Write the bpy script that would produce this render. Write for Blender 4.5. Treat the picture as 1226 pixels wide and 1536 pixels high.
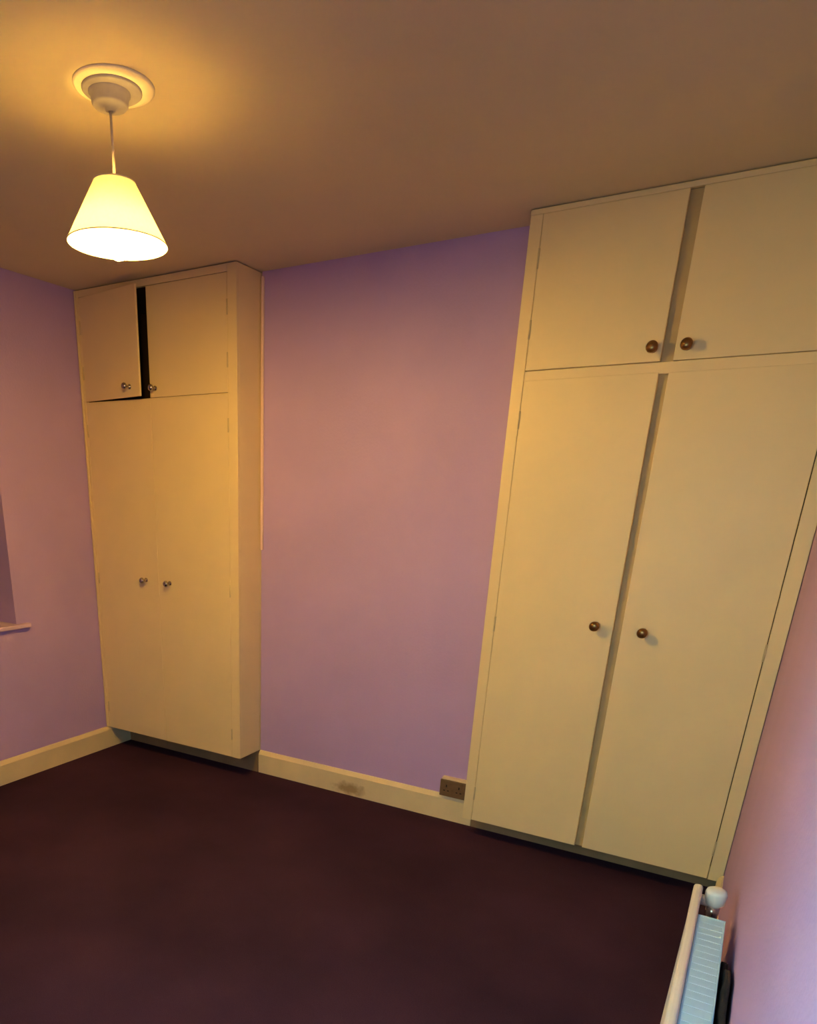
import bpy, bmesh, math, random
from mathutils import Vector, Matrix

random.seed(7)
scene = bpy.context.scene
for o in list(bpy.data.objects):
    bpy.data.objects.remove(o)
COL = scene.collection
PI = math.pi


def lin(r, g, b):
    f = lambda c: c / 12.92 if c <= 0.04045 else ((c + 0.055) / 1.055) ** 2.4
    return (f(r / 255), f(g / 255), f(b / 255), 1.0)


# ------------------------------------------------------------------ camera
W_PX, H_PX = 1226.0, 1536.0
FOCAL = 1067.8631
CAM = Vector((3.1762, -3.1004, 1.4552))
YAW, PITCH, ROLL = -0.5618, -0.3642, 0.0205
PX, PY = -174.5171, 385.7203          # principal point offset (the photo is a crop)
fw = Vector((math.sin(YAW) * math.cos(PITCH), math.cos(YAW) * math.cos(PITCH), math.sin(PITCH)))
rt = Vector((math.cos(YAW), -math.sin(YAW), 0))
up = rt.cross(fw)
r2 = rt * math.cos(ROLL) + up * math.sin(ROLL)
u2 = up * math.cos(ROLL) - rt * math.sin(ROLL)
cam_data = bpy.data.cameras.new('camera')
cam_data.sensor_fit = 'HORIZONTAL'
cam_data.sensor_width = 36.0
cam_data.lens = 36.0 * FOCAL / W_PX
cam_data.shift_x = -PX / W_PX
cam_data.shift_y = PY / W_PX
cam_data.clip_start = 0.01
cam = bpy.data.objects.new('camera', cam_data)
COL.objects.link(cam)
m = Matrix((r2, u2, -fw)).transposed().to_4x4()
m.translation = CAM
cam.matrix_world = m
scene.camera = cam

# ------------------------------------------------------------------ world, daylight, exposure
world = bpy.data.worlds.new('world')
scene.world = world
world.use_nodes = True
bg = world.node_tree.nodes['Background']
bg.inputs[0].default_value = lin(120, 150, 215)
bg.inputs[1].default_value = 0.017

vs = scene.view_settings
vs.view_transform = 'Standard'
vs.look = 'None'
vs.gamma = 1.0
vs.use_curve_mapping = False
vs.exposure = 3.5

BULB_STRENGTH = 181.0
BULB_COLOR = (1.0, 0.575, 0.105, 1)

# daylight falling in at the window behind the camera, slanting down as sky light does
day = bpy.data.lights.new('window_daylight', 'AREA')
day.shape = 'RECTANGLE'
day.size, day.size_y = 0.85, 0.5
day.energy = 2.6
day.color = (0.57, 0.96, 0.92)
day_o = bpy.data.objects.new('window_daylight', day)
COL.objects.link(day_o)
day_o.location = (2.68, -3.34, 1.5)
day_o.rotation_euler = Vector((0.42, 0.42, -0.80)).to_track_quat('-Z', 'Y').to_euler()


# ------------------------------------------------------------------ materials
def mat(name, base, rough=0.6, var=0.06, vscale=3.0, bump=0.0, bscale=60.0, metallic=0.0, spec=0.5, coat=0.0):
    mt = bpy.data.materials.new(name)
    mt.use_nodes = True
    nt = mt.node_tree
    b = nt.nodes['Principled BSDF']
    b.inputs['Roughness'].default_value = rough
    b.inputs['Metallic'].default_value = metallic
    b.inputs['Specular IOR Level'].default_value = spec
    b.inputs['Coat Weight'].default_value = coat
    tc = nt.nodes.new('ShaderNodeTexCoord')
    n = nt.nodes.new('ShaderNodeTexNoise')
    n.inputs['Scale'].default_value = vscale
    n.inputs['Detail'].default_value = 5
    nt.links.new(tc.outputs['Object'], n.inputs['Vector'])
    cr = nt.nodes.new('ShaderNodeValToRGB')
    cr.color_ramp.elements[0].position = 0.3
    cr.color_ramp.elements[1].position = 0.7
    cr.color_ramp.elements[0].color = tuple(c * (1 - var) for c in base[:3]) + (1,)
    cr.color_ramp.elements[1].color = tuple(min(1, c * (1 + var)) for c in base[:3]) + (1,)
    nt.links.new(n.outputs['Fac'], cr.inputs[0])
    nt.links.new(cr.outputs[0], b.inputs['Base Color'])
    if bump:
        n2 = nt.nodes.new('ShaderNodeTexNoise')
        n2.inputs['Scale'].default_value = bscale
        n2.inputs['Detail'].default_value = 3
        nt.links.new(tc.outputs['Object'], n2.inputs['Vector'])
        bp = nt.nodes.new('ShaderNodeBump')
        bp.inputs['Strength'].default_value = bump
        bp.inputs['Distance'].default_value = 0.01
        nt.links.new(n2.outputs['Fac'], bp.inputs['Height'])
        nt.links.new(bp.outputs[0], b.inputs['Normal'])
    return mt


LILAC = lin(191, 165, 219)
CREAM = lin(241, 220, 166)
M = {}
M['wall'] = mat('lilac_wall_paint', LILAC, 0.75, 0.04, 2.2, 0.12, 90, spec=0.25)
M['ceiling'] = mat('ceiling_paint', lin(222, 210, 176), 0.95, 0.03, 1.5, spec=0.05)
M['cream'] = mat('cream_gloss_paint', CREAM, 0.48, 0.03, 3.5, 0.10, 26, spec=0.6)
M['cream_edge'] = mat('cream_worn_edge_paint', lin(214, 196, 150), 0.5, 0.10, 14, 0.1, 60)
M['inside'] = mat('bare_dark_board', lin(70, 52, 38), 0.9, 0.2, 8)
M['stile'] = mat('old_cream_paint_stile', lin(190, 168, 120), 0.55, 0.12, 9, 0.1, 50)  # cream paint darkened to carry the shade between the doors
M['skirting'] = mat('skirting_paint', lin(232, 214, 168), 0.45, 0.05, 7, 0.12, 40)
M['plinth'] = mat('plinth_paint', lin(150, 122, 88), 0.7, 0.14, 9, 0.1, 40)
M['brass'] = mat('tarnished_brass', lin(150, 112, 66), 0.28, 0.25, 60, metallic=0.9)
M['chrome'] = mat('dull_chrome', lin(190, 182, 170), 0.22, 0.15, 60, metallic=1.0)
M['white_plastic'] = mat('white_plastic', lin(232, 230, 224), 0.4, 0.03, 20)
M['rose'] = mat('dusty_grey_plastic', lin(160, 154, 154), 0.55, 0.12, 24)  # grey colour stands in for the lamp holder's shadow on the rose
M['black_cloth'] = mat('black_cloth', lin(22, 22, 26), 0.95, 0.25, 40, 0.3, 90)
M['bracket'] = mat('dull_grey_bracket', lin(96, 94, 92), 0.6, 0.15, 30)
M['plate'] = mat('cream_plaster_ring', lin(240, 228, 196), 0.7, 0.04, 20)
M['cord'] = mat('cord_flex', lin(190, 180, 165), 0.6, 0.05, 30)
M['socket_box'] = mat('cream_socket_box', lin(220, 200, 165), 0.5, 0.08, 30)
M['socket_plate'] = mat('brown_socket_plate', lin(110, 88, 60), 0.6, 0.15, 40)
M['dark_hole'] = mat('socket_slot', lin(30, 22, 16), 0.7, 0.1, 40)
M['rad'] = mat('radiator_enamel', lin(232, 222, 208), 0.35, 0.03, 6, 0.05, 40)
M['rad_grille'] = mat('pale_blue_grille_enamel', lin(172, 212, 240), 0.45, 0.04, 9, 0.05, 40)
M['wire'] = mat('shade_wire', lin(200, 190, 170), 0.4, 0.05, 30, metallic=0.8)
M['window_frame'] = mat('white_window_paint', lin(225, 222, 215), 0.4, 0.03, 6)
M['blind'] = mat('dark_roller_blind', lin(92, 70, 66), 0.9, 0.08, 20)
M['sill'] = mat('lilac_sill_paint', lin(214, 186, 214), 0.4, 0.05, 9)
M['trim'] = mat('pale_pink_trim_paint', lin(236, 208, 196), 0.5, 0.05, 9)


def skirting_with_scuff():
    """skirting paint with one worn, dirty patch of its own outline"""
    mt = mat('skirting_paint_scuffed', lin(232, 214, 168), 0.45, 0.05, 7, 0.12, 40)
    nt = mt.node_tree
    b = nt.nodes['Principled BSDF']
    src = b.inputs['Base Color'].links[0].from_socket
    geo = nt.nodes.new('ShaderNodeNewGeometry')
    nz = nt.nodes.new('ShaderNodeTexNoise')
    nz.inputs['Scale'].default_value = 28
    nt.links.new(geo.outputs['Position'], nz.inputs['Vector'])
    mp = nt.nodes.new('ShaderNodeVectorMath')
    mp.operation = 'SUBTRACT'
    mp.inputs[1].default_value = (1.585, -0.02, 0.038)
    nt.links.new(geo.outputs['Position'], mp.inputs[0])
    sc = nt.nodes.new('ShaderNodeVectorMath')
    sc.operation = 'MULTIPLY'
    sc.inputs[1].default_value = (1 / 0.095, 0, 1 / 0.032)
    nt.links.new(mp.outputs[0], sc.inputs[0])
    ln = nt.nodes.new('ShaderNodeVectorMath')
    ln.operation = 'LENGTH'
    nt.links.new(sc.outputs[0], ln.inputs[0])
    ad = nt.nodes.new('ShaderNodeMath')
    ad.operation = 'MULTIPLY_ADD'
    ad.inputs[1].default_value = 1.6
    nt.links.new(nz.outputs['Fac'], ad.inputs[0])
    nt.links.new(ln.outputs['Value'], ad.inputs[2])
    rp = nt.nodes.new('ShaderNodeValToRGB')
    rp.color_ramp.elements[0].position = 0.35
    rp.color_ramp.elements[0].color = (0.75, 0.75, 0.75, 1)
    rp.color_ramp.elements[1].position = 0.62
    rp.color_ramp.elements[1].color = (0, 0, 0, 1)
    hf = nt.nodes.new('ShaderNodeMath')
    hf.operation = 'MULTIPLY'
    hf.inputs[1].default_value = 0.3
    nt.links.new(ad.outputs[0], hf.inputs[0])
    nt.links.new(hf.outputs[0], rp.inputs[0])
    mx = nt.nodes.new('ShaderNodeMixRGB')
    nt.links.new(rp.outputs[0], mx.inputs[0])
    nt.links.new(src, mx.inputs[1])
    mx.inputs[2].default_value = lin(150, 120, 70)
    nt.links.new(mx.outputs[0], b.inputs['Base Color'])
    return mt


M['skirting_scuffed'] = skirting_with_scuff()


def carpet_material():
    mt = bpy.data.materials.new('dark_plum_carpet')
    mt.use_nodes = True
    nt = mt.node_tree
    b = nt.nodes['Principled BSDF']
    b.inputs['Roughness'].default_value = 1.0
    b.inputs['Specular IOR Level'].default_value = 0.02
    b.inputs["Sheen Weight"].default_value = 0.0
    b.inputs['Sheen Roughness'].default_value = 0.6
    tc = nt.nodes.new('ShaderNodeTexCoord')
    big = nt.nodes.new('ShaderNodeTexNoise')
    big.inputs['Scale'].default_value = 1.6
    big.inputs['Detail'].default_value = 4
    nt.links.new(tc.outputs['Object'], big.inputs['Vector'])
    cr = nt.nodes.new('ShaderNodeValToRGB')
    cr.color_ramp.elements[0].position = 0.3
    cr.color_ramp.elements[0].color = lin(60, 42, 57)
    cr.color_ramp.elements[1].position = 0.7
    cr.color_ramp.elements[1].color = lin(82, 55, 74)
    nt.links.new(big.outputs['Fac'], cr.inputs[0])
    fine = nt.nodes.new('ShaderNodeTexNoise')
    fine.inputs['Scale'].default_value = 260
    fine.inputs['Detail'].default_value = 3
    nt.links.new(tc.outputs['Object'], fine.inputs['Vector'])
    mul = nt.nodes.new('ShaderNodeMixRGB')
    mul.blend_type = 'MULTIPLY'
    mul.inputs[0].default_value = 0.35
    nt.links.new(cr.outputs[0], mul.inputs[1])
    nt.links.new(fine.outputs['Fac'], mul.inputs[2])
    nt.links.new(mul.outputs[0], b.inputs['Base Color'])
    bp = nt.nodes.new('ShaderNodeBump')
    bp.inputs['Strength'].default_value = 0.5
    bp.inputs['Distance'].default_value = 0.006
    nt.links.new(fine.outputs['Fac'], bp.inputs['Height'])
    nt.links.new(bp.outputs[0], b.inputs['Normal'])
    return mt


M['carpet'] = carpet_material()


def shade_material():
    mt = bpy.data.materials.new('cream_fabric_shade')
    mt.use_nodes = True
    nt = mt.node_tree
    nt.nodes.remove(nt.nodes['Principled BSDF'])
    out = nt.nodes['Material Output']
    tc = nt.nodes.new('ShaderNodeTexCoord')
    wv = nt.nodes.new('ShaderNodeTexNoise')
    wv.inputs['Scale'].default_value = 120
    nt.links.new(tc.outputs['Object'], wv.inputs['Vector'])
    cr = nt.nodes.new('ShaderNodeValToRGB')
    cr.color_ramp.elements[0].color = lin(244, 234, 216)
    cr.color_ramp.elements[1].color = lin(250, 244, 230)
    nt.links.new(wv.outputs['Fac'], cr.inputs[0])
    d = nt.nodes.new('ShaderNodeBsdfDiffuse')
    t = nt.nodes.new('ShaderNodeBsdfTranslucent')
    nt.links.new(cr.outputs[0], d.inputs[0])
    nt.links.new(cr.outputs[0], t.inputs[0])
    mx = nt.nodes.new('ShaderNodeMixShader')
    mx.inputs[0].default_value = 0.085
    nt.links.new(d.outputs[0], mx.inputs[1])
    nt.links.new(t.outputs[0], mx.inputs[2])
    nt.links.new(mx.outputs[0], out.inputs['Surface'])
    return mt


M['shade'] = shade_material()


def bulb_material():
    mt = bpy.data.materials.new('lit_bulb_glass')
    mt.use_nodes = True
    nt = mt.node_tree
    nt.nodes.remove(nt.nodes['Principled BSDF'])
    e = nt.nodes.new('ShaderNodeEmission')
    e.inputs[0].default_value = BULB_COLOR
    # the glow is strongest at the frosted tip and weaker towards the neck
    tc = nt.nodes.new('ShaderNodeTexCoord')
    sp = nt.nodes.new('ShaderNodeSeparateXYZ')
    mr = nt.nodes.new('ShaderNodeMapRange')
    mr.inputs['From Min'].default_value = -0.033
    mr.inputs['From Max'].default_value = 0.022
    mr.inputs['To Min'].default_value = BULB_STRENGTH
    mr.inputs['To Max'].default_value = BULB_STRENGTH * 0.32
    nt.links.new(tc.outputs['Object'], sp.inputs[0])
    nt.links.new(sp.outputs['Z'], mr.inputs['Value'])
    nt.links.new(mr.outputs[0], e.inputs[1])
    nt.links.new(e.outputs[0], nt.nodes['Material Output'].inputs['Surface'])
    return mt


M['bulb'] = bulb_material()


def glass_material():
    mt = bpy.data.materials.new('window_glass')
    mt.use_nodes = True
    nt = mt.node_tree
    nt.nodes.remove(nt.nodes['Principled BSDF'])
    t = nt.nodes.new('ShaderNodeBsdfTransparent')
    t.inputs[0].default_value = (0.94, 0.97, 0.96, 1)
    g = nt.nodes.new('ShaderNodeBsdfGlossy')
    g.inputs['Roughness'].default_value = 0.02
    fr = nt.nodes.new('ShaderNodeFresnel')
    fr.inputs[0].default_value = 1.45
    mx = nt.nodes.new('ShaderNodeMixShader')
    nt.links.new(fr.outputs[0], mx.inputs[0])
    nt.links.new(t.outputs[0], mx.inputs[1])
    nt.links.new(g.outputs[0], mx.inputs[2])
    nt.links.new(mx.outputs[0], nt.nodes['Material Output'].inputs['Surface'])
    return mt


M['glass'] = glass_material()


# ------------------------------------------------------------------ mesh helpers
def finish(name, bm, material, parent=None, origin=(0, 0, 0), smooth=False):
    """bm is in world coordinates; the object gets its origin at `origin`"""
    o3 = Vector(origin)
    bmesh.ops.translate(bm, verts=bm.verts, vec=-o3)
    bmesh.ops.recalc_face_normals(bm, faces=bm.faces)
    if smooth:
        for f in bm.faces:
            f.smooth = True
    me = bpy.data.meshes.new(name)
    bm.to_mesh(me)
    bm.free()
    me.materials.append(M[material] if isinstance(material, str) else material)
    o = bpy.data.objects.new(name, me)
    COL.objects.link(o)
    if parent is not None:
        o.parent = parent
        o.location = o3 - world_loc(parent)
    else:
        o.location = o3
    return o


def world_loc(o):
    v = Vector(o.location)
    while o.parent:
        o = o.parent
        v += Vector(o.location)
    return v


def add_box(bm, lo, hi, bevel=0.0, seg=2):
    lo, hi = Vector(lo), Vector(hi)
    g = bmesh.ops.create_cube(bm, size=1.0)
    vs_ = g['verts']
    c, s = (lo + hi) / 2, hi - lo
    for v in vs_:
        v.co = Vector((c.x + v.co.x * s.x, c.y + v.co.y * s.y, c.z + v.co.z * s.z))
    if bevel:
        es = list({e for v in vs_ for e in v.link_edges})
        bmesh.ops.bevel(bm, geom=es, offset=bevel, segments=seg, profile=0.5, affect='EDGES')


def box(name, lo, hi, material, parent=None, bevel=0.0, origin=None, seg=2):
    bm = bmesh.new()
    add_box(bm, lo, hi, bevel, seg)
    if origin is None:
        origin = ((lo[0] + hi[0]) / 2, (lo[1] + hi[1]) / 2, lo[2])
    return finish(name, bm, material, parent, origin)


def add_lathe(bm, prof, centre, axis='z', n=32, cap=True):
    """prof: list of (radius, height) along the axis from centre"""
    c = Vector(centre)
    rings = []
    for r, h in prof:
        ring = []
        for i in range(n):
            a = 2 * PI * i / n
            x, y = r * math.cos(a), r * math.sin(a)
            if axis == 'z':
                p = Vector((x, y, h))
            elif axis == '-y':
                p = Vector((x, -h, y))
            elif axis == 'x':
                p = Vector((h, x, y))
            ring.append(bm.verts.new(c + p))
        rings.append(ring)
    for a, b in zip(rings, rings[1:]):
        for i in range(n):
            bm.faces.new((a[i], a[(i + 1) % n], b[(i + 1) % n], b[i]))
    if cap:
        bm.faces.new(rings[0])
        bm.faces.new(rings[-1])


def lathe(name, prof, centre, material, parent=None, axis='z', n=32, cap=True, smooth=True):
    bm = bmesh.new()
    add_lathe(bm, prof, centre, axis, n, cap)
    o = finish(name, bm, material, parent, centre, smooth=smooth)
    return o


def add_tube(bm, pts, r, n=8):
    pts = [Vector(p) for p in pts]
    rings = []
    for i, p in enumerate(pts):
        d = (pts[min(i + 1, len(pts) - 1)] - pts[max(i - 1, 0)]).normalized()
        ref = Vector((0, 0, 1)) if abs(d.z) < 0.9 else Vector((1, 0, 0))
        a = d.cross(ref).normalized()
        b = d.cross(a)
        rings.append([bm.verts.new(p + (a * math.cos(t) + b * math.sin(t)) * r)
                      for t in [2 * PI * k / n for k in range(n)]])
    for x, y in zip(rings, rings[1:]):
        for k in range(n):
            bm.faces.new((x[k], x[(k + 1) % n], y[(k + 1) % n], y[k]))
    bm.faces.new(rings[0])
    bm.faces.new(rings[-1])


def tube(name, pts, r, material, parent=None, n=8):
    bm = bmesh.new()
    add_tube(bm, pts, r, n)
    return finish(name, bm, material, parent, pts[0], smooth=True)


def add_torus(bm, c, R, r, n=48, k=8):
    c = Vector(c)
    rings = []
    for i in range(n):
        a = 2 * PI * i / n
        ring = []
        for j in range(k):
            t = 2 * PI * j / k
            q = R + r * math.cos(t)
            ring.append(bm.verts.new(c + Vector((q * math.cos(a), q * math.sin(a), r * math.sin(t)))))
        rings.append(ring)
    for i in range(n):
        x, y = rings[i], rings[(i + 1) % n]
        for j in range(k):
            bm.faces.new((x[j], x[(j + 1) % k], y[(j + 1) % k], y[j]))


def prism(name, prof, a, b, along, material, parent=None):
    """extrude a 2-D profile (depth from wall, height) between a and b.
    along: function (t, depth, height) -> world point"""
    bm = bmesh.new()
    A = [bm.verts.new(along(a, d, h)) for d, h in prof]
    B = [bm.verts.new(along(b, d, h)) for d, h in prof]
    n = len(prof)
    for i in range(n):
        bm.faces.new((A[i], A[(i + 1) % n], B[(i + 1) % n], B[i]))
    bm.faces.new(A)
    bm.faces.new(B)
    return finish(name, bm, material, parent, along((a + b) / 2, 0, 0))


def empty(name, loc):
    o = bpy.data.objects.new(name, None)
    COL.objects.link(o)
    o.location = loc
    o.empty_display_size = 0.1
    return o


def tag(o, label=None, cat=None, group=None, kind=None):
    if label:
        o['label'] = label
    if cat:
        o['category'] = cat
    if group:
        o['group'] = group
    if kind:
        o['kind'] = kind
    return o


def struct(o, label, cat):
    return tag(o, label, cat, kind='structure')


# ------------------------------------------------------------------ the room
H = 2.4
RW = 3.298           # right wall
YF = -3.45           # wall behind the camera
YA = 0.42            # back of the alcoves
BL, BR = 1.012, 2.246  # chimney breast

struct(box('floor', (-0.2, YF - 0.2, -0.1), (RW + 0.2, YA + 0.2, 0), 'carpet', origin=(1.5, -1.6, 0)),
       'dark plum carpet covering the whole bedroom floor', 'floor')
struct(box('ceiling', (-0.2, YF - 0.2, H), (RW + 0.2, YA + 0.2, H + 0.1), 'ceiling', origin=(1.5, -1.6, H)),
       'plain painted ceiling lit warm around the pendant lamp', 'ceiling')

bm = bmesh.new()
add_box(bm, (-0.2, YA, 0), (RW + 0.2, YA + 0.15, H))
add_box(bm, (BL, 0, 0), (BR, YA, H))
struct(finish('wall_back', bm, 'wall', None, (1.63, 0, 0)),
       'lilac chimney breast wall between the two built-in wardrobes', 'wall')

# left wall with a window recess; front wall with a window; right wall plain
WY0, WY1, WZ0, WZ1 = -1.95, -0.75, 0.82, 1.98
bm = bmesh.new()
add_box(bm, (-0.25, YF, 0), (0, WY0, H))
add_box(bm, (-0.25, WY1, 0), (0, YA, H))
add_box(bm, (-0.25, WY0, 0), (0, WY1, WZ0 - 0.02))
add_box(bm, (-0.25, WY0, WZ1), (0, WY1, H))
struct(finish('wall_left', bm, 'wall', None, (0, -1.6, 0)),
       'lilac side wall with a window recess, left of the tall wardrobe', 'wall')
wall_right = struct(box('wall_right', (RW, YF, 0), (RW + 0.15, YA, H), 'wall', origin=(RW, -1.6, 0)),
       'lilac side wall behind the radiator, tinged blue by daylight', 'wall')
FX0, FX1, FZ0, FZ1 = 2.05, 3.22, 0.95, 2.05
bm = bmesh.new()
add_box(bm, (-0.2, YF - 0.2, 0), (FX0, YF, H))
add_box(bm, (FX1, YF - 0.2, 0), (RW + 0.2, YF, H))
add_box(bm, (FX0, YF - 0.2, 0), (FX1, YF, FZ0))
add_box(bm, (FX0, YF - 0.2, FZ1), (FX1, YF, H))
struct(finish('wall_front', bm, 'wall', None, (1.6, YF, 0)),
       'lilac wall with a daylit window behind the viewer', 'wall')


# windows
def window(name, lo, hi, axis, depth, label):
    """lo/hi: (along, z) corners; axis 'x' = in a wall facing x, 'y' = facing y"""
    def P(a, d, z):
        return (d, a, z) if axis == 'x' else (a, d, z)
    (a0, z0), (a1, z1) = lo, hi
    d0, d1 = depth, depth + 0.05
    root = empty(name, P((a0 + a1) / 2, d0, z0))
    f = 0.05

    def bx(nm, A, B, mt, bev=0.004):
        p, q = P(*A), P(*B)
        return box(nm, tuple(min(i, j) for i, j in zip(p, q)), tuple(max(i, j) for i, j in zip(p, q)), mt, root, bev)
    bx('window_frame', (a0, d0, z0), (a0 + f, d1, z1), 'window_frame')
    bx('window_frame', (a1 - f, d0, z0), (a1, d1, z1), 'window_frame')
    bx('window_frame', (a0 + f, d0, z0), (a1 - f, d1, z0 + f), 'window_frame')
    bx('window_frame', (a0 + f, d0, z1 - f), (a1 - f, d1, z1), 'window_frame')
    mid = (a0 + a1) / 2
    bx('mullion', (mid - 0.02, d0, z0 + f), (mid + 0.02, d1, z1 - f), 'window_frame')
    for s0, s1 in ((a0 + f, mid - 0.02), (mid + 0.02, a1 - f)):
        bx('pane', (s0, d0 + 0.02, z0 + f), (s1, d0 + 0.026, z1 - f), 'glass', 0)
    struct(root, label, 'window')
    return root


w1 = window('window_1', (WY0, WZ0), (WY1, WZ1), 'x', -0.24, 'recessed window in the lilac side wall with blind drawn')
w2 = window('window_2', (FX0, FZ0), (FX1, FZ1), 'y', YF - 0.12, 'daylit window in the wall behind the viewer')
# sill board of the recess: in it and nosed proud of the wall
bm = bmesh.new()
add_box(bm, (-0.25, WY0, WZ0 - 0.02), (0.0, WY1, WZ0))
add_box(bm, (-0.001, WY0 - 0.07, WZ0 - 0.022), (0.03, WY1 + 0.07, WZ0), 0.004)
struct(finish('trim_1', bm, 'sill', None, (0, (WY0 + WY1) / 2, WZ0 - 0.02)),
       'narrow lilac window sill board jutting from the side wall', 'sill')
blind = empty('roller_blind', (-0.15, (WY0 + WY1) / 2, WZ0 + 0.03))  # unseen blind, added so no daylight enters through the side window
box('blind_cloth', (-0.181, WY0 + 0.03, WZ0 + 0.015), (-0.179, WY1 - 0.03, WZ1 - 0.05), 'blind', blind)
box('bottom_bar', (-0.187, WY0 + 0.03, WZ0 + 0.003), (-0.173, WY1 - 0.03, WZ0 + 0.018), 'blind', blind, 0.003)
tube('roller', [(-0.18, WY0 + 0.02, WZ1 - 0.04), (-0.18, WY1 - 0.02, WZ1 - 0.04)], 0.022, 'blind', blind, 12)
tag(blind, 'dark roller blind drawn down inside the window recess', 'blind')

# baseboards, chamfered on top
SK = [(0, 0), (0.02, 0), (0.02, 0.108), (0.006, 0.128), (0, 0.128)]
back = prism('baseboard_back', SK, BL, BR + 0.004, lambda t, d, h: Vector((t, -d, h)), 'skirting_scuffed')
struct(back, 'cream baseboard along the chimney breast, scuffed near its middle', 'baseboard')
left = prism('baseboard_left', SK, YF, -0.0, lambda t, d, h: Vector((d, t, h)), 'skirting')
struct(left, 'cream baseboard along the side wall under the window recess', 'baseboard')
rb = prism('baseboard_right', SK, YF, -0.16, lambda t, d, h: Vector((RW - d, t, h)), 'skirting')
struct(rb, 'cream baseboard running behind the radiator', 'baseboard')

# thin cover strip in the corner of chimney breast and wardrobe
strip = box('trim_2', (BL + 0.0005, -0.012, 1.205), (BL + 0.015, 0.0, H - 0.02), 'trim', bevel=0.003)
struct(strip, 'thin pale cover strip beside the wardrobe, ending halfway down', 'trim')


# ------------------------------------------------------------------ wardrobes
def knob(parent, x, yf, z, material, r=0.017):
    prof = [(r * 0.75, 0), (r * 0.75, 0.003), (r * 0.34, 0.006), (r * 0.32, 0.020), (r * 0.72, 0.025),
            (r * 1.0, 0.031), (r * 1.0, 0.036), (r * 0.78, 0.042), (r * 0.3, 0.0445)]
    return lathe('knob', prof, (x, yf, z), material, parent, '-y', 20)


def hinge(parent, x, yf, z, h=0.06):
    bm = bmesh.new()
    add_tube(bm, [(x, yf - 0.001, z), (x, yf - 0.001, z + h)], 0.0035, 8)
    return finish('hinge', bm, 'cream_edge', parent, (x, yf, z), smooth=True)


T = 0.019
GAP = 0.0011


def door(parent, x0, x1, z0, z1, yf, hinge_left, kx, kz, kmat, label=None, open_deg=0.0, kr=0.017, T=T):
    hx = x0 if hinge_left else x1
    d = box('door', (x0, yf, z0), (x1, yf + T, z1), 'cream', parent, 0.002, origin=(hx, yf + T, z0))
    k = knob(d, kx, yf, kz, kmat, kr)
    n = 3 if z1 - z0 > 1 else 2
    for i in range(n):
        zz = z0 + 0.10 + (z1 - z0 - 0.26) * i / (n - 1)
        hinge(d, hx + (-GAP / 2 if hinge_left else GAP / 2), yf, zz)
    if open_deg:
        d.rotation_euler.z = math.radians(-open_deg if hinge_left else open_deg)
    if label:
        d['label'] = label
    return d


def carcass(root, x0, x1, yf, yb, z0, z1, shelf_z):
    f = yf + T + 0.004
    box('side_panel', (x0, f, z0), (x0 + 0.018, yb, z1), 'inside', root)
    box('side_panel', (x1 - 0.018, f, z0), (x1, yb, z1), 'inside', root)
    box('back_panel', (x0 + 0.018, yb - 0.006, z0), (x1 - 0.018, yb, z1), 'inside', root)
    box('bottom_panel', (x0 + 0.018, f, z0), (x1 - 0.018, yb - 0.006, z0 + 0.018), 'inside', root)
    box('top_panel', (x0 + 0.018, f, z1 - 0.012), (x1 - 0.018, yb - 0.006, z1), 'inside', root)
    box('shelf', (x0 + 0.018, f, shelf_z), (x1 - 0.018, yb - 0.006, shelf_z + 0.018), 'inside', root)


# --- left wardrobe (in the alcove by the window wall)
XL0, XL1, YL, ZL = 0.003, 1.009, -0.19, 0.128
wl = empty('built_in_wardrobe', ((XL0 + XL1) / 2, 0.1, 0))
carcass(wl, XL0, XL1 - 0.02, YL, YA - 0.005, ZL, 2.394, 1.878)
box('side_cladding', (XL1 - 0.02, YL + T, ZL), (XL1, -0.001, 2.396), 'cream', wl, 0.0015)
box('side_cladding', (XL1 - 0.02, 0.001, ZL), (XL1, YA - 0.005, 2.396), 'cream', wl)
box('stile', (XL0, YL, ZL), (0.028, YL + T + 0.003, 2.396), 'cream', wl, 0.002)
box('scribe_strip', (XL0, YL - 0.008, ZL + 0.004), (0.014, YL, 2.394), 'cream', wl, 0.002)
box('stile', (0.957, YL, ZL), (XL1, YL + T, 2.396), 'cream', wl, 0.002)
box('top_rail', (0.028, YL, 2.366), (0.957, YL + T, 2.396), 'cream', wl, 0.002)
box('middle_rail', (0.028, YL + 0.0015, 1.868), (0.957, YL + T + 0.003, 1.8976), 'cream', wl, 0.002)
box('bottom_rail', (0.028, YL + T + 0.001, ZL + 0.001), (0.957, YL + T + 0.02, ZL + 0.04), 'cream_edge', wl)
MID = 0.478
door(wl, 0.028 + GAP, MID - 0.001, ZL + 0.001, 1.8925, YL, True, 0.388, 1.025, 'chrome', kr=0.0155)
door(wl, MID + 0.001, 0.957 - GAP, ZL + 0.001, 1.893, YL, False, 0.557, 1.02, 'chrome', kr=0.0155)
door(wl, 0.028 + GAP, MID - 0.001, 1.901, 2.364, YL, True, 0.402, 1.945, 'chrome',
     'cream top cupboard door standing slightly ajar', 8.2, kr=0.0155, T=0.012)
door(wl, MID + 0.001, 0.957 - GAP, 1.899, 2.364, YL, False, 0.514, 1.938, 'chrome', kr=0.0155)
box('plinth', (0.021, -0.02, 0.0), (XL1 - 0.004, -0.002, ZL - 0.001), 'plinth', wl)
tag(wl, 'cream built-in wardrobe beside the window wall, one top door ajar with black gap', 'wardrobe',
    'built-in cream wardrobes')

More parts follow.
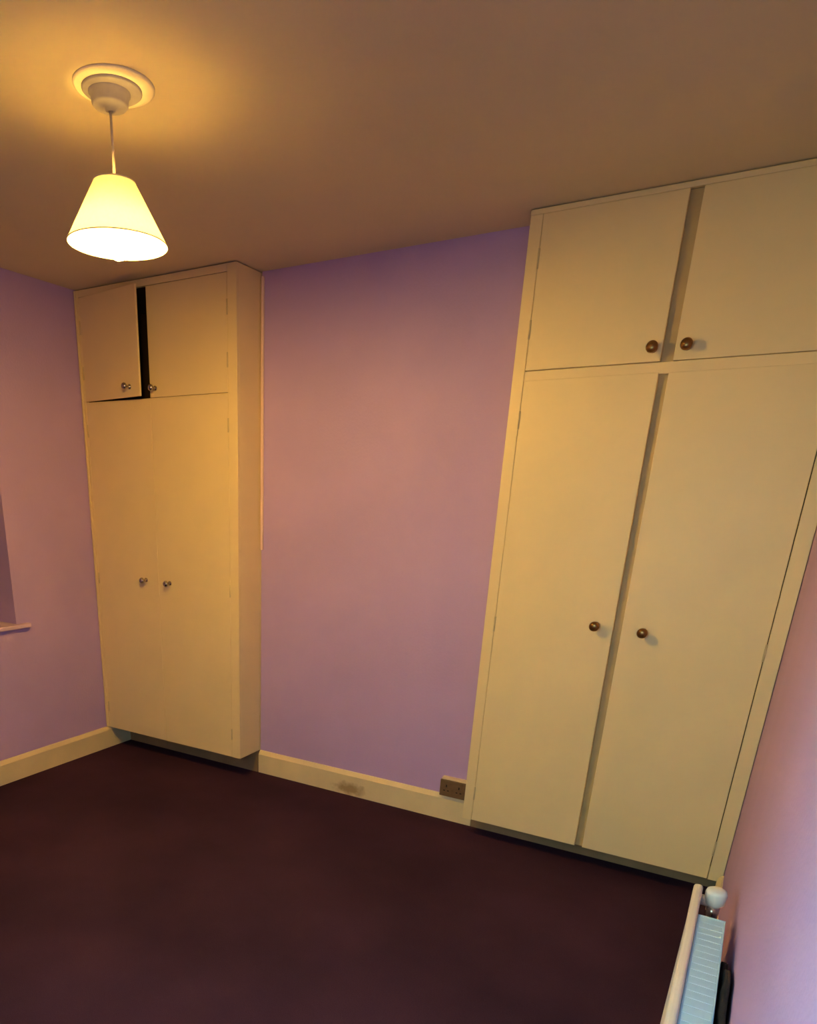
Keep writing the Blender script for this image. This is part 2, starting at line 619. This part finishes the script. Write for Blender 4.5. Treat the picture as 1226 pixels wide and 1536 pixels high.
# --- right wardrobe (in the alcove by the radiator wall)
XR0, XR1, YR, ZR = 2.25, RW - 0.002, -0.153, 0.094
wr = empty('built_in_wardrobe', ((XR0 + XR1) / 2, 0.1, 0))
carcass(wr, XR0 + 0.018, XR1, YR, YA - 0.005, ZR, 2.394, 1.868)
box('side_cladding', (XR0, YR + T, ZR), (XR0 + 0.018, -0.001, 2.396), 'cream', wr, 0.0015)
box('side_cladding', (XR0, 0.001, ZR), (XR0 + 0.018, YA - 0.005, 2.396), 'cream', wr)
SX0, SX1 = 2.293, 3.247
box('stile', (XR0, YR, ZR), (SX0, YR + T, 2.396), 'cream', wr, 0.002)
box('stile', (SX1, YR, ZR), (XR1, YR + T, 2.396), 'cream', wr, 0.002)
box('top_rail', (SX0, YR, 2.382), (SX1, YR + T, 2.396), 'cream', wr, 0.002)
box('cornice_strip', (XR0, YR - 0.004, 2.3805), (XR1, YR, 2.397), 'cream', wr, 0.003)
box('middle_rail', (SX0, YR + 0.002, 1.868), (SX1, YR + T, 1.9040), 'cream', wr, 0.002)
box('centre_stile', (2.70, YR + T + 0.001, ZR), (2.825, YR + T + 0.022, 2.382), 'stile', wr)
box('bottom_rail', (SX0, YR + T + 0.001, ZR), (2.70, YR + T + 0.022, ZR + 0.04), 'cream_edge', wr)
box('bottom_rail', (2.825, YR + T + 0.001, ZR), (SX1, YR + T + 0.022, ZR + 0.04), 'cream_edge', wr)
G0, G1 = 2.747, 2.777
door(wr, SX0 + GAP, G0, ZR + 0.002, 1.873, YR, True, 2.684, 1.02, 'brass', kr=0.0185)
door(wr, G1, SX1 - 0.0026, ZR + 0.002, 1.871, YR, False, 2.853, 1.013, 'brass', kr=0.0185)
door(wr, SX0 + GAP, G0 - 0.003, 1.906, 2.3815, YR, True, 2.716, 1.946, 'brass', kr=0.0185)
door(wr, G1 + 0.006, SX1 - 0.0026, 1.9055, 2.3815, YR, False, 2.819, 1.946, 'brass', kr=0.0185)
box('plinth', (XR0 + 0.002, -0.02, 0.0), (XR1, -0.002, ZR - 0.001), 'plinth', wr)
tag(wr, 'cream built-in wardrobe beside the radiator, brass knobs and grey strip between its doors', 'wardrobe',
    'built-in cream wardrobes')

# ------------------------------------------------------------------ socket on the chimney breast
so = empty('wall_socket', (2.15, 0, 0.134))
box('back_box', (2.092, -0.030, 0.134), (2.214, -0.0005, 0.222), 'socket_box', so, 0.004)
pl = box('face_plate', (2.089, -0.040, 0.130), (2.217, -0.030, 0.214), 'socket_plate', so, 0.004)
for dx in (2.122, 2.184):
    box('pin_slot', (dx - 0.003, -0.0408, 0.178), (dx + 0.003, -0.0398, 0.190), 'dark_hole', pl)
    box('pin_slot', (dx - 0.014, -0.0408, 0.158), (dx - 0.005, -0.0398, 0.163), 'dark_hole', pl)
    box('pin_slot', (dx + 0.005, -0.0408, 0.158), (dx + 0.014, -0.0398, 0.163), 'dark_hole', pl)
tag(so, 'small brown wall socket above the baseboard, tucked against the wardrobe', 'socket')

# ------------------------------------------------------------------ pendant lamp
LX, LY = 1.562, -1.455
lamp = empty('pendant_lamp', (LX, LY, H))
lathe('ceiling_plate', [(0.100, 0), (0.100, -0.003), (0.094, -0.006), (0.0, -0.006)], (LX + 0.013, LY + 0.004, H - 0.0005),
      'plate', lamp, n=48, cap=False)
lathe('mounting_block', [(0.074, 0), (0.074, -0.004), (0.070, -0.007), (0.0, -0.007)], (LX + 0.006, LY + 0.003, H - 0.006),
      'rose', lamp, n=40, cap=False)  # added disc, its grey painting the shadow around the rose
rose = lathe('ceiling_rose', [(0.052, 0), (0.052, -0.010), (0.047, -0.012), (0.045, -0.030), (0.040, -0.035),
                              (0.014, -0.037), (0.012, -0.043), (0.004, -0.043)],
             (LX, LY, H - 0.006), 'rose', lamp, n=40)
tube('cord', [(LX, LY, H - 0.045), (LX + 0.001, LY, 2.3), (LX, LY, 2.19)], 0.0035, 'cord', lamp)
lathe('lamp_holder', [(0.006, 0.075), (0.012, 0.070), (0.016, 0.045), (0.021, 0.04), (0.021, 0.028), (0.017, 0.026),
                      (0.017, 0.0)], (LX, LY, 2.138), 'white_plastic', lamp, n=24)
# shade: thin-walled cone
ZB, ZT, RB, RT = 2.072, 2.206, 0.130, 0.053
bm = bmesh.new()
prof = [(RB, ZB), (RT, ZT), (RT - 0.0012, ZT), (RB - 0.0012, ZB)]
n = 64
rings = [[bm.verts.new((LX + r * math.cos(2 * PI * i / n), LY + r * math.sin(2 * PI * i / n), z)) for i in range(n)]
         for r, z in prof[:2]]
for i in range(n):
    bm.faces.new((rings[0][i], rings[0][(i + 1) % n], rings[1][(i + 1) % n], rings[1][i]))
shade = finish('lamp_shade', bm, 'shade', lamp, (LX, LY, ZB), smooth=True)
for z, R in ((ZB, RB), (ZT, RT)):
    bm = bmesh.new()
    add_torus(bm, (LX, LY, z), R, 0.0016)
    finish('rim_binding', bm, 'cord', shade, (LX, LY, z), smooth=True)
for k in range(3):
    a = 2 * PI * k / 3 + 0.4
    tube('shade_spoke', [(LX + 0.019 * math.cos(a), LY + 0.019 * math.sin(a), 2.174),
                         (LX + (RT - 0.001) * math.cos(a), LY + (RT - 0.001) * math.sin(a), ZT - 0.003)], 0.0013,
         'wire', shade, 6)
bulb = lathe('light_bulb', [(0.003, -0.033), (0.012, -0.031), (0.022, -0.024), (0.028, -0.013), (0.030, 0.0), (0.028, 0.014), (0.0258, 0.022)],
             (LX, LY, 2.070), 'bulb', lamp, n=24)
lathe('bulb_neck', [(0.0259, 0.0222), (0.022, 0.034), (0.018, 0.05), (0.015, 0.068)], (LX, LY, 2.070),
      'white_plastic', bulb, n=24)
tag(lamp, 'lit pendant lamp with cream cone shade hanging from the ceiling', 'lamp')

# ------------------------------------------------------------------ radiator on the right wall
RY0, RY1 = -1.282, -2.72       # far end, near end
RZ0, RZ1 = 0.13, 0.600
RXF = 3.198                    # front face of the panel
rad = empty('radiator', (RW, (RY0 + RY1) / 2, 0))
# pressed front panel with shallow vertical flutes
bm = bmesh.new()
prof = []
npl = 34
ys = []
y = RY0 - 0.03
step = (RY0 - RY1 - 0.06) / npl
front = [(RXF + 0.004, RY0), (RXF, RY0 - 0.01)]
for i in range(npl):
    a = RY0 - 0.03 - i * step
    front += [(RXF, a), (RXF + 0.0045, a - step * 0.25), (RXF + 0.0045, a - step * 0.6), (RXF, a - step * 0.85)]
front += [(RXF, RY1 + 0.01), (RXF + 0.004, RY1)]
backp = [(RXF + 0.015, RY1), (RXF + 0.015, RY0)]
loop = front + backp
zs = [RZ0, RZ1 - 0.012]
A = [bm.verts.new((px, py, RZ0)) for px, py in loop]
B = [bm.verts.new((px, py, RZ1 - 0.022)) for px, py in loop]
for i in range(len(loop)):
    bm.faces.new((A[i], A[(i + 1) % len(loop)], B[(i + 1) % len(loop)], B[i]))
bm.faces.new(A)
bm.faces.new(B)
finish('panel', bm, 'rad', rad, (RXF, (RY0 + RY1) / 2, RZ0))
# rolled top seam of the panel
bm = bmesh.new()
add_box(bm, (RXF - 0.002, RY1, RZ1 - 0.026), (RXF + 0.018, RY0, RZ1), 0.007, 3)
finish('top_seam', bm, 'rad', rad, (RXF, (RY0 + RY1) / 2, RZ1 - 0.026))
# convector fins behind the panel (one folded sheet)
bm = bmesh.new()
fy = RY0 - 0.14
k = 0
pts = []
while fy > RY1 + 0.14:
    pts.append((RXF + 0.016 if k % 4 in (0, 3) else 3.262, fy))
    if k % 2:
        fy -= 0.004
    else:
        fy -= 0.016
    k += 1
lo_ = [bm.verts.new((px, py, RZ0 + 0.04)) for px, py in pts]
hi_ = [bm.verts.new((px, py, RZ1 - 0.03)) for px, py in pts]
for i in range(len(pts) - 1):
    bm.faces.new((lo_[i], lo_[i + 1], hi_[i + 1], hi_[i]))
fins = finish('convector_fins', bm, 'rad', rad, (RXF, (RY0 + RY1) / 2, RZ0))
# top grille: rim plus individual slats
GX0, GX1, GY0, GY1 = RXF + 0.0185, 3.271, RY0 - 0.139, RY1 + 0.13
gz = RZ1 - 0.010
grille = empty('top_grille', Vector(((GX0 + GX1) / 2, (GY0 + GY1) / 2, gz)) - Vector(rad.location))
grille.parent = rad
bm = bmesh.new()
add_box(bm, (GX0, GY1, gz - 0.012), (GX0 + 0.003, GY0, gz + 0.0005), 0.001)
add_box(bm, (GX1 - 0.003, GY1, gz - 0.012), (GX1, GY0, gz + 0.0005), 0.001)
add_box(bm, (GX0 + 0.003, GY0 - 0.006, gz - 0.012), (GX1 - 0.003, GY0, gz + 0.0005), 0.001)
add_box(bm, (GX0 + 0.003, GY1, gz - 0.012), (GX1 - 0.003, GY1 + 0.006, gz + 0.0005), 0.001)
finish('grille_rim', bm, 'rad_grille', grille, ((GX0 + GX1) / 2, GY0, gz))
yy = GY0 - 0.006
slat0 = None
while yy - 0.026 > GY1 + 0.006:
    if slat0 is None:
        slat0 = box('slat', (GX0 + 0.003, yy - 0.0255, gz - 0.006), (GX1 - 0.003, yy - 0.0003, gz), 'rad_grille', grille, 0.0009)
        base_y = slat0.location.y
        y_first = yy
    else:
        s = slat0.copy()
        COL.objects.link(s)
        s.location.y = base_y + (yy - y_first)
    yy -= 0.0258
# wall brackets
for by in (-2.63,):
    bm = bmesh.new()
    add_box(bm, (RW - 0.004, by - 0.015, 0.2), (RW - 0.0005, by + 0.015, RZ1 - 0.03))
    add_box(bm, (3.273, by - 0.012, RZ1 - 0.06), (RW - 0.004, by + 0.012, RZ1 - 0.045))
    add_box(bm, (3.273, by - 0.012, 0.22), (RW - 0.004, by + 0.012, 0.235))
    finish('wall_bracket', bm, 'bracket', wall_right, (RW, by, 0.2))
# thermostatic valve at the far end, behind the panel
vx, vy, vz = 3.246, -1.279, 0.552
vb = lathe('valve_head', [(0.013, 0.0), (0.016, 0.004), (0.0225, 0.010), (0.0235, 0.036), (0.0215, 0.043), (0.015, 0.047), (0.004, 0.048)],
           (vx, vy, vz - 0.004), 'white_plastic', rad, n=28)
lathe('valve_body', [(0.012, -0.055), (0.012, -0.03), (0.015, -0.028), (0.015, 0.0)], (vx, vy, vz - 0.004), 'chrome', rad, n=20)
tube('valve_tail', [(RXF + 0.012, vy, vz + 0.006), (vx - 0.006, vy, vz + 0.006)], 0.013, 'white_plastic', rad, 12)
tube('feed_pipe', [(vx, vy, vz - 0.055), (vx, vy, 0.0)], 0.0075, 'chrome', rad, 10)
tag(rad, 'white panel radiator with pale blue top grille on the side wall', 'radiator')

# ------------------------------------------------------------------ black wavy slab in the gap behind the radiator
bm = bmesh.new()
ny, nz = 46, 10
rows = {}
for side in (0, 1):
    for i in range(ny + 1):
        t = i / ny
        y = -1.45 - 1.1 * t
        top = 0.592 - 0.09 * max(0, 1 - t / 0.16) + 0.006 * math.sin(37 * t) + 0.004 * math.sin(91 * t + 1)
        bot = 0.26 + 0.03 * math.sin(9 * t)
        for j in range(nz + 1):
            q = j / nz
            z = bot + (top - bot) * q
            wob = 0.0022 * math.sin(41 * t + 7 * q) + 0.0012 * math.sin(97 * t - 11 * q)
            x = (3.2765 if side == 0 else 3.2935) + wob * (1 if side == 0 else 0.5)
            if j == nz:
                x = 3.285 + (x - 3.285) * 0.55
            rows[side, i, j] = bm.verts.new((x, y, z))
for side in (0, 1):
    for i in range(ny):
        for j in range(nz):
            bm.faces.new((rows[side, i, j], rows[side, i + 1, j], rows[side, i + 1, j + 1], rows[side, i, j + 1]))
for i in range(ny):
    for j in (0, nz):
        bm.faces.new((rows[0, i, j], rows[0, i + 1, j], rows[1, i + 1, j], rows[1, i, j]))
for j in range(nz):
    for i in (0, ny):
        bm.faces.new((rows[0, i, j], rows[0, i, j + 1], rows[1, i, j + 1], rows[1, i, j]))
gap_slab = finish('black_cloth', bm, 'black_cloth', None, (3.285, -2.0, 0.26), smooth=True)
tag(gap_slab, 'black cloth wedged in the gap between radiator and wall', 'cloth')
